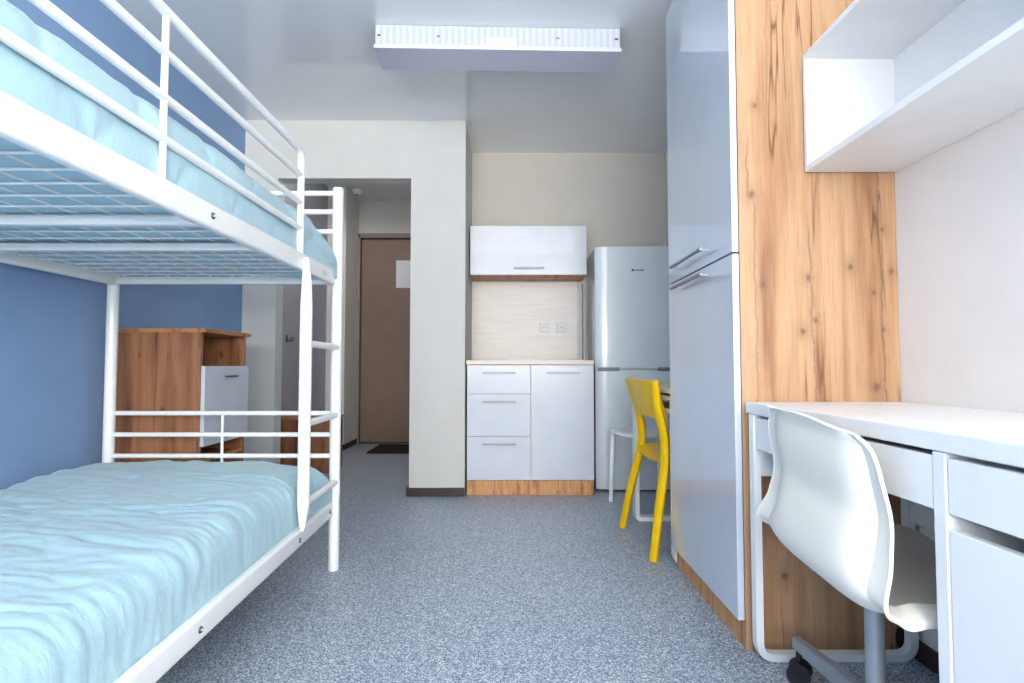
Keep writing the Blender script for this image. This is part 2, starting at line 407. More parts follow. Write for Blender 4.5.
box('body', .120, .543, KY+.02, YB-.005, .09, .858, white_lam, c2)
d = bmesh.new(); bx(d, .1265, .543, KY, KY+.018, .098, .855, .0015); d = put('door', d, white_gloss, c2)
bar_handle(.23, .45, KY, .807, d)
box('plinth', .1175, .54, KY+.004, KY+.02, 0, .094, oak_plinth, c2)
tag(box('worktop', -.305, .545, KY-.012, YB-.001, .859, .888, top_m, bev=.004), 'pale wood-effect worktop lying across both kitchen base cabinets', 'worktop')
bs = thing('backsplash', 'pale streaked backsplash panel on the kitchen wall with metal edge strips', 'backsplash', (.1, YB, .889))
box('panel', -.306, .50, YB-.008, YB-.001, .889, 1.495, bsp, bs)
box('edge_strip', .50, .512, YB-.012, YB-.001, .889, 1.495, chrome, bs)
box('edge_strip', .536, .544, YB-.10, YB-.001, .889, 1.47, chrome, bs)
box('edge_strip', -.306, .50, YB-.02, YB-.008, .889, .906, chrome, bs)
for i, (px, lab) in enumerate(((.250, 'left one of the two white wall sockets on the kitchen backsplash'), (.378, 'right one of the two white wall sockets, nearer the fridge'))):
    so = thing('wall_socket', lab, 'socket', (px, YB-.008, 1.145), 'sockets on the backsplash')
    bm = bmesh.new(); bx(bm, px-.039, px+.039, YB-.020, YB-.008, 1.106, 1.184, .004); put('cover_plate', bm, bsp_plate, so)
    bm = bmesh.new()
    bmesh.ops.create_cone(bm, cap_ends=True, segments=24, radius1=.021, radius2=.021, depth=.003, matrix=Matrix.Translation((px, YB-.021, 1.145)) @ Matrix.Rotation(PI/2, 4, 'X'))
    ins = put('socket_insert', bm, plain('socket_grey%d' % i, srgb(208, 208, 212), .4), so, True)
    for s in (-1, 1):
        bm = bmesh.new(); bmesh.ops.create_cone(bm, cap_ends=True, segments=10, radius1=.0035, radius2=.0035, depth=.002, matrix=Matrix.Translation((px+s*.009, YB-.0232, 1.145)) @ Matrix.Rotation(PI/2, 4, 'X'))
        put('pin_hole', bm, gap_m, ins, True)
wc = thing('wall_cabinet', 'white gloss wall cabinet with a lift-up door hung above the backsplash', 'cabinet', (.12, 4.25, 1.5))
box('body', -.299, .532, 4.10, YB-.001, 1.517, 1.85, white_lam, wc)
box('bottom_board', -.299, .532, 4.095, YB-.001, 1.498, 1.516, oak_hor, wc)
d = bmesh.new(); bx(d, -.299, .532, 4.076, 4.094, 1.501, 1.852, .0015); d = put('door', d, white_gloss, wc)
bar_handle(.01, .228, 4.076, 1.549, d)

# fridge
fg = thing('refrigerator', 'tall pale grey two-door refrigerator beside the kitchen cabinets', 'refrigerator', (.87, 4.15, 0))
FX0, FX1, FY = .572, 1.165, 3.925
box('body', FX0+.002, FX1-.002, FY+.06, YB-.01, .03, 1.672, fridge_m, fg, .008)
def fridge_door(z0, z1):
    bm = bmesh.new(); n = 14; prof = []
    for k in range(n+1):
        t = k/n; x = FX0+(FX1-FX0)*t
        e = min(t, 1-t)*(FX1-FX0)
        yy = FY + .012*(2*t-1)**2 + (.016*(1-min(1, e/.02))**2)
        prof.append((x, yy))
    for e in (0,): pass
    lo = [bm.verts.new((x, y, z0)) for x, y in prof]; hi = [bm.verts.new((x, y, z1)) for x, y in prof]
    lb = [bm.verts.new((FX1, FY+.058, z0)), bm.verts.new((FX0, FY+.058, z0))]; hb = [bm.verts.new((FX1, FY+.058, z1)), bm.verts.new((FX0, FY+.058, z1))]
    L = lo+lb; Hh = hi+hb; m_ = len(L)
    for k in range(m_): bm.faces.new((L[k], L[(k+1) % m_], Hh[(k+1) % m_], Hh[k]))
    bm.faces.new(L[::-1]); bm.faces.new(Hh)
    bmesh.ops.bevel(bm, geom=[e for e in bm.edges if abs(e.verts[0].co.z-e.verts[1].co.z) < 1e-5 and e.verts[0].co.y < FY+.05], offset=.004, segments=2, affect='EDGES')
    return bm
up = put('upper_door', fridge_door(.832, 1.672), fridge_m, fg, True)
lw = put('lower_door', fridge_door(.014, .824), fridge_m, fg, True)
box('grip_recess', FX0+.02, FX0+.16, FY-.004, FY+.03, .815, .841, fridge_dark, up, .003)
box('grip_recess', FX1-.17, FX1-.02, FY-.004, FY+.03, .815, .841, fridge_dark, up, .003)
box('foot_strip', FX0+.02, FX1-.02, FY+.04, FY+.07, 0, .03, gap_m, fg)
def text(name, s, size, loc, rot, m, parent, ext=.0004, bold=.0):
    cu = bpy.data.curves.new(name, 'FONT'); cu.body = s; cu.size = size; cu.extrude = ext; cu.offset = bold
    cu.align_x = 'LEFT'
    tmp = bpy.data.objects.new(name+'_t', cu); S.collection.objects.link(tmp)
    bpy.context.view_layer.update()
    me = bpy.data.meshes.new_from_object(tmp.evaluated_get(bpy.context.evaluated_depsgraph_get()))
    bpy.data.objects.remove(tmp); bpy.data.curves.remove(cu)
    o = bpy.data.objects.new(name, me); S.collection.objects.link(o); me.materials.clear(); me.materials.append(m)
    p = Vector((0, 0, 0)); q = parent
    while q: p += q.location; q = q.parent
    o.parent = parent; o.location = Vector(loc)-p; o.rotation_euler = rot
    return o
ink = plain('logo_ink', srgb(40, 48, 56), .5)
text('brand_lettering', 'ATLANT', .0165, (.846, FY-.0012, 1.502), (PI/2, 0, 0), ink, up, bold=.0006)
bm = bmesh.new(); bx(bm, .822, .840, FY-.0008, FY+.003, 1.501, 1.515, .003); put('brand_emblem', bm, ink, up)

# ---------------------------------------------------------------- dining table behind the wardrobe
tb = thing('dining_table', 'narrow white table with loop legs tucked behind the tall cabinet', 'table', (.93, 2.85, 0))
box('tabletop', .685, 1.175, 2.485, 3.27, .729, .751, table_beige, tb, .003)
box('lower_rail', .69, 1.17, 2.50, 3.25, .700, .716, table_beige, tb, .002)
box('shelf', .695, 1.17, 2.50, 3.25, .640, .658, table_beige, tb, .002)
for y, x_ in ((2.515, .706), (3.215, .688)):
    bm = bmesh.new()
    sweep_rect(bm, arc_path([(x_, y, .70), (x_, y, .012), (1.155, y, .012), (1.155, y, .70)], .02, 4), .022, .06, (0, 1, 0))
    put('loop_leg', bm, white_metal, tb)

# yellow chair
yc = thing('yellow_chair', 'yellow plastic chair with its back to the room, pulled up to the white table', 'chair', (.82, 2.82, 0))
def catmull(P, n=8):
    P = [Vector(p) for p in P]; Q = [P[0]*2-P[1]]+P+[P[-1]*2-P[-2]]; out = []
    for i in range(1, len(Q)-2):
        for k in range(n):
            t = k/n; a, b_, c, d = Q[i-1], Q[i], Q[i+1], Q[i+2]
            out.append(.5*((2*b_)+(-a+c)*t+(2*a-5*b_+4*c-d)*t*t+(-a+3*b_-3*c+d)*t**3))
    out.append(P[-1]); return out
for nm_, yb, yt, dx in (('leg', 2.545, 2.60, .034), ('leg', 3.075, 3.02, 0.0)):
    pts = catmull([(.582+dx, yb, 0), (.626+dx*.7, yb*.6+yt*.4, .22), (.672+dx*.3, yb*.25+yt*.75, .42), (.676+dx*.2, yt, .54), (.648+dx*.2, yt, .67), (.612+dx, yt, .785)], 7)
    bm = bmesh.new(); N = len(pts)
    tube(bm, pts, .02, 10, rs=[(.019+.003*math.sin(PI*i/N), .024+.006*math.sin(PI*i/N)) for i in range(N)])
    put('leg', bm, yellow, yc, True)
for y0, y1 in ((2.57, 2.60), (3.05, 3.02)):
    bm = bmesh.new(); pts = catmull([(1.10, y0, 0), (1.07, (y0+y1)/2, .25), (1.03, y1, .43)], 6)
    tube(bm, pts, .018, 10); put('leg', bm, yellow, yc, True)
def sheet(fn, nu, nv, th):
    """closed thin shell from a parametric surface fn(u,v) (u,v in 0..1), thickened on its back side"""
    bm = bmesh.new(); G = [[Vector(fn(i/nu, j/nv)) for j in range(nv+1)] for i in range(nu+1)]
    def nrm(i, j):
        a = G[min(i+1, nu)][j]-G[max(i-1, 0)][j]; b_ = G[i][min(j+1, nv)]-G[i][max(j-1, 0)]
        return a.cross(b_).normalized()
    A = [[bm.verts.new(G[i][j]) for j in range(nv+1)] for i in range(nu+1)]
    B = [[bm.verts.new(G[i][j]+nrm(i, j)*th) for j in range(nv+1)] for i in range(nu+1)]
    for i in range(nu):
        for j in range(nv):
            bm.faces.new((A[i][j], A[i+1][j], A[i+1][j+1], A[i][j+1])); bm.faces.new((B[i][j+1], B[i+1][j+1], B[i+1][j], B[i][j]))
    for i in range(nu):
        bm.faces.new((A[i+1][0], A[i][0], B[i][0], B[i+1][0])); bm.faces.new((A[i][nv], A[i+1][nv], B[i+1][nv], B[i][nv]))
    for j in range(nv):
        bm.faces.new((A[0][j], A[0][j+1], B[0][j+1], B[0][j])); bm.faces.new((A[nu][j+1], A[nu][j], B[nu][j], B[nu][j+1]))
    return bm
def ybk(u, v):       # u across, v up
    y = 2.60+.42*u; q = 1-(2*u-1)**2
    z = .608+.175*v
    xs = (.648-.032*(z-.67)/.115*1) + .034*(1-u)
    return (xs-.03*q, y, z+.004*q)
put('backrest', sheet(ybk, 14, 6, -.010), yellow, yc, True)
def yseat(u, v):     # u across, v depth
    y = 2.60+.42*u; q = 1-(2*u-1)**2
    x = .654+.41*v + .014*(1-u) - .012*q*(1-v)
    z = .452-.016*q*(1-.5*v) - .018*(1-min(1, v*5))**2 - .02*max(0, v-.88)/.12
    return (x, y, z)
bm = sheet(yseat, 14, 12, .014); put('seat', bm, yellow, yc, True)

# white stool between table and fridge
st = thing('white_stool', 'white four-legged stool standing between the refrigerator and the dining table', 'stool', (.84, 3.50, 0))
A_, B_ = Vector((.622, 3.655, 0)), Vector((.700, 3.31, 0))
ex = (B_-A_); ey = Vector((-ex.y, ex.x, 0))*.95
C_ = A_+ey; D_ = B_+ey; cen = (A_+B_+C_+D_)/4
for p in (A_, B_, C_, D_):
    t = cen+(p-cen)*.93; bm = bmesh.new()
    tube(bm, [(p.x, p.y, 0), (t.x, t.y, .435)], .013, 10, rs=[.0125, .0165]); put('leg', bm, white_metal, st, True)
bm = bmesh.new(); R = ex.length/2*1.12; ring = []
ang = math.atan2(ex.y, ex.x)
for layer, (zz, s) in enumerate(((.434, .93), (.438, 1.0), (.452, 1.01), (.458, .97), (.452, .5))):
    rr = []
    for k in range(40):
        t = 2*PI*k/40; c, s_ = math.cos(t), math.sin(t); n = 4.5
        r = (abs(c)**n+abs(s_)**n)**(-1/n)*R*s
        rr.append(bm.verts.new((cen.x+r*math.cos(t+ang), cen.y+r*math.sin(t+ang), zz)))
    ring.append(rr)
for a, b_ in zip(ring, ring[1:]):
    for k in range(40): bm.faces.new((a[k], a[(k+1) % 40], b_[(k+1) % 40], b_[k]))
bm.faces.new(ring[0][::-1]); bm.faces.new(ring[-1])
put('seat', bm, white_metal, st, True)

# ---------------------------------------------------------------- tall cabinet
WX, WY0, WY1 = .700, 1.756, 2.475
wd = thing('tall_cabinet', 'tall two-door cabinet with glossy pale fronts and a knotty oak side reaching near the ceiling', 'cabinet', (.94, 2.1, 0))
box('side_panel', WX, XR-.001, WY0, WY0+.018, .0, 2.395, oak_panel, wd, .001)
box('side_panel', WX, XR-.001, WY1-.018, WY1, .0, 2.395, oak_panel, wd, .001)
box('body', WX+.004, XR-.001, WY0+.018, WY1-.018, .09, 2.395, white_lam, wd, 0)
for za, zb, hz in ((1.202, 2.395, 1.252), (.088, 1.196, 1.165)):
    bm = bmesh.new(); bx(bm, WX-.022, WX-.002, WY0+.002, WY1-.002, za, zb, .0015)
    d = put('door', bm, pale_gloss, wd)
    bar_handle(1.96, 2.345, WX-.022, hz, d, 'y')
box('plinth', WX+.003, WX+.018, WY0+.018, WY1-.018, 0, .088, oak_plinth, wd, 0)
go = thing('cable_outlet', 'black oval outlet low on the oak cabinet side beside the skirting', 'outlet', (1.155, WY0, .045))
bm = bmesh.new(); bmesh.ops.create_cone(bm, cap_ends=True, segments=28, radius1=.018, radius2=.015, depth=.02, matrix=Matrix.Translation((1.164, WY0-.011, .040)) @ Matrix.Diagonal((1, 1, 1.9, 1)) @ Matrix.Rotation(PI/2, 4, 'X'))
put('cover', bm, black, go, True)
bm = bmesh.new(); bmesh.ops.create_cone(bm, cap_ends=True, segments=16, radius1=.008, radius2=.008, depth=.004, matrix=Matrix.Translation((1.164, WY0-.023, .040)) @ Matrix.Rotation(PI/2, 4, 'X'))
put('plug', bm, gap_m, go, True)

# ---------------------------------------------------------------- wall shelf
sh = thing('wall_shelf', 'long open white box shelf on the right wall above the desk', 'shelf', (1.04, 1.2, 1.44))
SX, SY0, SY1, SZ0, SZ1 = .903, .70, 1.750, 1.447, 1.815
box('bottom_board', SX, XR-.001, SY0, SY1, SZ0, SZ0+.018, white_lam, sh)
box('top_board', SX, XR-.001, SY0, SY1, SZ1-.018, SZ1, white_lam, sh)
box('end_board', SX, XR-.001, SY1-.016, SY1, SZ0+.018, SZ1-.018, white_lam, sh)
box('end_board', SX, XR-.001, SY0, SY0+.016, SZ0+.018, SZ1-.018, white_lam, sh)
box('back_panel', XR-.008, XR-.001, SY0+.016, SY1-.016, SZ0+.018, SZ1-.018, white_lam, sh, 0)

# ---------------------------------------------------------------- desk
DX, DY0, DY1, DZ = .704, .69, 1.742, .742
dk = thing('desk', 'long white desk with drawers and a door cupboard along the right wall', 'desk', (.95, 1.2, 0))
box('desktop', DX, XR-.001, DY0, DY1, DZ-.033, DZ, white_lam, dk, .003)
# end frame (rounded steel loop)
bm = bmesh.new(); y = 1.702; x0, x1 = DX+.010, 1.158
sweep_rect(bm, arc_path([(x0, y, DZ-.034), (x0, y, .0115), (x1, y, .0115), (x1, y, DZ-.034)], .045, 8), .021, .030, (0, 1, 0))
put('end_frame', bm, white_metal, dk, True)
box('end_panel', x0+.011, x1-.011, y-.016, y, .530, DZ-.034, white_lam, dk)
# upright by the cupboard
box('leg_panel', DX+.002, XR-.02, .946, .974, 0, DZ-.034, white_lam, dk, .002)
box('leg_panel', DX+.004, XR-.02, DY0, DY0+.02, 0, DZ-.034, white_lam, dk, .002)
box('cupboard_body', DX+.20, XR-.02, DY0+.02, .946, .03, DZ-.034, white_lam, dk, 0)
box('cupboard_floor', DX+.02, DX+.2, DY0+.02, .918, .03, .05, white_lam, dk, 0)
box('drawer_rail', DX+.03, DX+.2, DY0+.02, .918, .60, .612, plain('drawer_runner', srgb(120, 112, 108), .6), dk, 0)
for ya, yb in ((DY0+.023, .943), (.977, 1.314), (1.318, 1.682)):
    bm = bmesh.new(); bx(bm, DX+.004, DX+.020, ya, yb, .610, DZ-.042, .002); d = put('drawer', bm, white_lam, dk)
    box('drawer_box', DX+.021, DX+.40, ya+.01, yb-.01, .628, DZ-.05, white_lam, d, 0) if yb > 1 else None
box('back_rail', XR-.03, XR-.012, .955, 1.69, .40, .56, white_lam, dk, 0)
bm = bmesh.new(); bx(bm, DX+.004, DX+.022, DY0+.023, .943, .035, .585, .002); put('door', bm, white_lam, dk)

# ---------------------------------------------------------------- swivel chair
CX, CY = .770, 1.247
sc = thing('swivel_chair', 'cream white moulded swivel chair on a grey wheeled base pushed in at the desk', 'chair', (CX, CY, 0))
cprof = catmull([(x, 0, z) for x, z in ((-.172, .752), (-.170, .665), (-.157, .590), (-.167, .52), (-.168, .450), (-.134, .406), (-.06, .388), (.08, .386), (.18, .390), (.235, .374))], 6)
NV = len(cprof)-1
def prof_at(v):
    t = v*NV; i = min(int(t), NV-1); f = t-i; return cprof[i].lerp(cprof[i+1], f)
def interp(keys, v):
    for (a, x), (b_, y) in zip(keys, keys[1:]):
        if v <= b_:
            t = (v-a)/(b_-a); t = t*t*(3-2*t); return x+(y-x)*t
    return keys[-1][1]
WK = [(0, .172), (.2, .174), (.33, .175), (.47, .190), (.62, .195), (.85, .188), (1, .17)]
DK = [(0, .016), (.15, .026), (.33, .032), (.45, .014), (.55, .032), (.65, .050), (.85, .048), (1, .03)]
RK = [(0, .034), (.2, .044), (.42, .060), (.55, .052), (.7, .044), (1, .035)]
DR = [(0, 0), (.44, .0), (.62, .016), (1, .010)]
def chair_pt(uu, v):
    c = prof_at(v); e = .02
    T = (prof_at(min(1, v+e))-prof_at(max(0, v-e))).normalized()
    Nn = Vector((-T.z, 0, T.x))                      # towards the sitter
    if Nn.x < 0 and v < .3: Nn = -Nn
    if v >= .3 and Nn.z < 0 and Nn.x < .2: Nn = -Nn
    w = interp(WK, v); d = interp(DK, v); r = interp(RK, v)
    # rounded top and front corners
    k = min(v/.085, 1.0); k2 = min((1-v)/.12, 1.0)
    corner = (1-k)**2*.034 + (1-k2)**2*.05
    w -= corner
    s = uu/ .86 if abs(uu) <= .86 else math.copysign(1, uu)
    lat = w*s; off = d*abs(s)**6
    if abs(uu) > .86:
        t = (abs(uu)-.86)/.14
        lat += math.copysign(r*math.sin(t*PI*.5), uu); off += -(.006+interp(DR, v))*t*t
    # top edge curls back a little
    back = -.014*(max(0, 1-v/.04))**2 if v < .04 else 0
    p = c+Nn*(off+back); p.y = lat
    p.z -= .010*abs(s)**2*max(0, 1-v/.1)
    return p
U = [-1+2*i/44 for i in range(45)]
U = sorted(set([round(x, 4) for x in U] + [-.86, .86, -.97, .97, -.9, .9, -.94, .94, -.83, .83]))
NVV = 60; th = .006
bm = bmesh.new()
G = [[chair_pt(u, j/NVV)-Vector((0, 0, .5)) for j in range(NVV+1)] for u in U]
nu = len(U)-1
def NRM(i, j):
    a = G[min(i+1, nu)][j]-G[max(i-1, 0)][j]; b_ = G[i][min(j+1, NVV)]-G[i][max(j-1, 0)]
    return a.cross(b_).normalized()
A = [[bm.verts.new(G[i][j]) for j in range(NVV+1)] for i in range(nu+1)]
B = [[bm.verts.new(G[i][j]+NRM(i, j)*th) for j in range(NVV+1)] for i in range(nu+1)]
for i in range(nu):
    for j in range(NVV):
        bm.faces.new((A[i][j], A[i+1][j], A[i+1][j+1], A[i][j+1])); bm.faces.new((B[i][j+1], B[i+1][j+1], B[i+1][j], B[i][j]))
for i in range(nu):
    bm.faces.new((A[i+1][0], A[i][0], B[i][0], B[i+1][0])); bm.faces.new((A[i][NVV], A[i+1][NVV], B[i+1][NVV], B[i][NVV]))
for j in range(NVV):
    bm.faces.new((A[0][j], A[0][j+1], B[0][j+1], B[0][j])); bm.faces.new((A[nu][j+1], A[nu][j], B[nu][j], B[nu][j+1]))
shell = obj('shell', bm, cream, sc, True)
shell.data.set_sharp_from_angle(angle=math.radians(26))
shell.location = (.028, 0, .5); shell.rotation_euler = (math.radians(5.0), 0, math.radians(1.2))
# gas column, tilt bracket, star base, castors
bm = bmesh.new(); disc(bm, (CX, CY, .115), .0185, .230); put('column', bm, grey_steel, sc, True)
bm = bmesh.new(); disc(bm, (CX, CY, .343), .0205, .016); put('column_collar', bm, black, sc, True)
bm = bmesh.new(); tube(bm, [(CX-.02, CY, .362), (CX+.12, CY-.01, .360)], .011, 10); tube(bm, arc_path([(CX+.06, CY-.12, .362), (CX+.02, CY-.05, .356), (CX+.02, CY+.06, .358), (CX-.06, CY+.14, .376)], .02), .010, 10)
put('seat_support', bm, grey_steel, sc, True)
bm = bmesh.new(); disc(bm, (CX, CY, .105), .034, .06); put('hub', bm, grey_steel, sc, True)
a0 = math.atan2(1.567-CY, .770-CX)
for k in range(5):
    a = a0+k*2*PI/5; d = Vector((math.cos(a), math.sin(a), 0)); sd_ = Vector((-d.y, d.x, 0))
    bm = bmesh.new(); c0 = Vector((CX, CY, .150))+d*.02; c1_ = Vector((CX, CY, .118))+d*.345
    vs = []
    for p, w_, h_ in ((c0, .016, .045), (c1_, .012, .030)):
        vs.append([bm.verts.new(p+sd_*w_*s+Vector((0, 0, -h_ if t else 0))) for s, t in ((-1, 0), (1, 0), (1, 1), (-1, 1))])
    for i in range(4): bm.faces.new((vs[0][i], vs[0][(i+1) % 4], vs[1][(i+1) % 4], vs[1][i]))
    bm.faces.new(vs[0][::-1]); bm.faces.new(vs[1])
    bmesh.ops.bevel(bm, geom=list(bm.edges), offset=.003, segments=2, affect='EDGES')
    leg = put('base_leg', bm, grey_steel, sc)
    bm = bmesh.new(); p = Vector((CX, CY, 0))+d*.330
    ca = 4.15+k*1.3
    ax = Vector((math.cos(ca), math.sin(ca), 0))
    R_ = ax.to_track_quat('Z', 'Y').to_matrix().to_4x4()
    for s in (-1, 1):
        bmesh.ops.create_cone(bm, cap_ends=True, segments=20, radius1=.030 if s > 0 else .023, radius2=.023 if s > 0 else .030, depth=.019, matrix=Matrix.Translation(p+ax*s*-.013+Vector((0, 0, .030))) @ R_)
    tube(bm, [(p.x, p.y, .03), (p.x, p.y, .095)], .008, 8); tube(bm, [p-ax*.01+Vector((0, 0, .0275)), p+ax*.01+Vector((0, 0, .0275))], .012, 10)
    put('castor', bm, black, leg, True)

# ---------------------------------------------------------------- bunk bed
BX0, BX1, BY0, BY1 = -1.700, -.746, .36, 2.44      # post axes
bb = thing('bunk_bed', 'white tubular steel bunk bed with guard rail and ladder along the blue wall', 'bunk bed', (-1.22, 1.4, 0))
def part(name, bm, m=white_metal, parent=None, sm=True): return put(name, bm, m, parent or bb, sm)
for x in (BX0, BX1):
    for y in (BY0, BY1):
        bm = bmesh.new(); disc(bm, (x, y, 0), .0225, 1.605, 20); pst = part('post', bm)
        bm = bmesh.new(); disc(bm, (x, y, 1.605), .0225, .006, 20, None); part('post_cap', bm, white_metal, pst)
ZU = 1.192; RH = .062
def lz(y): return .226-.034*(2.43-y)                # lower rail's bottom edge
for x, xo in ((BX1-.012, 1), (BX0+.012, -1)):
    bm = bmesh.new(); w = .014
    bx(bm, x-w, x+w, BY0+.02, BY1-.02, ZU, ZU+RH, .010, 3); r = part('side_rail', bm)
    for yy in (1.42, 1.735) if xo > 0 else ():
        pass
    bm = bmesh.new(); bx(bm, x-w, x+w, BY0+.02, BY1-.02, 0, RH, .010, 3)
    for v in bm.verts: v.co.z += lz(v.co.y)
    r2 = part('side_rail', bm)
    if xo > 0:
        for rr, yy, zz in ((r, 1.415, ZU+.031), (r2, 1.40, lz(1.40)+.030), (r2, 2.045, lz(2.045)+.026), (r2, 2.38, lz(2.38)+.03)):
            bm = bmesh.new(); bmesh.ops.create_cone(bm, cap_ends=True, segments=16, radius1=.009, radius2=.007, depth=.005, matrix=Matrix.Translation((x+w+.0015, yy, zz)) @ Matrix.Rotation(PI/2, 4, 'Y'))
            b0 = part('bolt', bm, dark_metal, rr)
            bm = bmesh.new(); bmesh.ops.create_cone(bm, cap_ends=True, segments=10, radius1=.003, radius2=.003, depth=.003, matrix=Matrix.Translation((x+w+.0045, yy, zz)) @ Matrix.Rotation(PI/2, 4, 'Y'))
            part('bolt_socket', bm, white_metal, b0)
        text('maker_mark', 'IKEA', .022, (x+w+.0006, 2.25, ZU+.020), (PI/2, 0, PI/2), plain('faint_grey_ink', srgb(186, 188, 192), .5), r)
# end rails, cross beams
for y in (BY0, BY1-.005):
    for z in (ZU+.005, lz(y)+.01):
        bm = bmesh.new(); bx(bm, BX0+.01, BX1-.01, y-.015, y+.015, z, z+.032, .004); part('end_rail', bm)
for y in (1.432, 1.750, .85):
    bm = bmesh.new(); bx(bm, BX0+.02, BX1-.022, y-.014, y+.014, ZU+.010, ZU+.032, .003); part('cross_beam', bm)
    bm = bmesh.new(); bx(bm, BX0+.02, BX1-.022, y-.014, y+.014, lz(y)+.004, lz(y)+.03, .003); part('cross_beam', bm)
# welded wire mesh bases (one mesh each)
for base, dz in ((0, ZU+.036), (1, None)):
    bm = bmesh.new(); y = BY0+.05; zf = (lambda yy: ZU+.036) if not base else (lambda yy: lz(yy)+.035)
    while y < BY1-.03:
        tube(bm, [(BX0+.02, y, zf(y)), (BX1-.024, y, zf(y))], .0031, 6); y += .085
    x = BX0+.06
    while x < BX1-.04:
        tube(bm, [(x, BY0+.01, zf(BY0)+.005), (x, BY1-.01, zf(BY1)+.005)], .0029, 6); x += .0905
    part('wire_mesh_base', bm)
# head and foot bars
for y in (BY0, BY1):
    for z in (1.590, 1.510, 1.424, .651, .561, .472):
        bm = bmesh.new(); tube(bm, [(BX0, y, z), (BX1, y, z)], .0115 if z > 1 else .010, 12); part('end_bar', bm)
    bm = bmesh.new(); tube(bm, [(-1.222, y, .655), (-1.222, y, .27)], .006, 10); part('end_bar', bm)
# guard rail: rounded outer loop, three inner bars, uprights
gx = BX1-.014
bm = bmesh.new(); tube(bm, arc_path([(gx, .45, ZU+RH-.008), (gx, .45, 1.626), (gx, 2.045, 1.626), (gx, 2.045, ZU+RH-.008)], .05, 8), .0125, 14)
g = part('guard_rail', bm)
for z in (1.536, 1.436, 1.344):
    bm = bmesh.new(); tube(bm, [(gx, .45, z), (gx, 2.045, z)], .0105, 12); part('guard_bar', bm, white_metal, g)
bm = bmesh.new(); tube(bm, [(gx, 1.232, 1.626), (gx, 1.232, ZU+RH-.006)], .0075, 12); part('guard_bar', bm, white_metal, g)
# rail on wall side
gw = BX0+.014
bm = bmesh.new(); tube(bm, arc_path([(gw, .45, ZU+RH-.008), (gw, .45, 1.50), (gw, 2.045, 1.50), (gw, 2.045, ZU+RH-.008)], .05, 6), .0115, 12); part('guard_rail', bm)
# ladder
lx = BX1+.012; ly = 2.045
bm = bmesh.new()
zs = [lz(ly)+.058, lz(ly)+.078, lz(ly)+.15, .6, 1.06, 1.15, ZU+.02, ZU+.045]
tube(bm, [(lx-(.0 if 2 <= i <= 5 else .003), ly, z) for i, z in enumerate(zs)], .02, 16,
     rs=[(.006, .004), (.012, .007), (.0215, .0215), (.0215, .0215), (.0215, .0215), (.018, .014), (.012, .006), (.010, .004)])
ld = part('ladder_upright', bm)
for z in (.930, .645, .365):
    bm = bmesh.new(); tube(bm, [(lx, ly, z), (BX1+.004, BY1-.0, z)], .0135, 12); part('rung', bm, white_metal, ld)
bm = bmesh.new(); tube(bm, [(lx-.0, BY1-.02, lz(BY1)+.05), (BX1+.016, BY1, .36)], .008, 8); part('rail_bracket', bm)

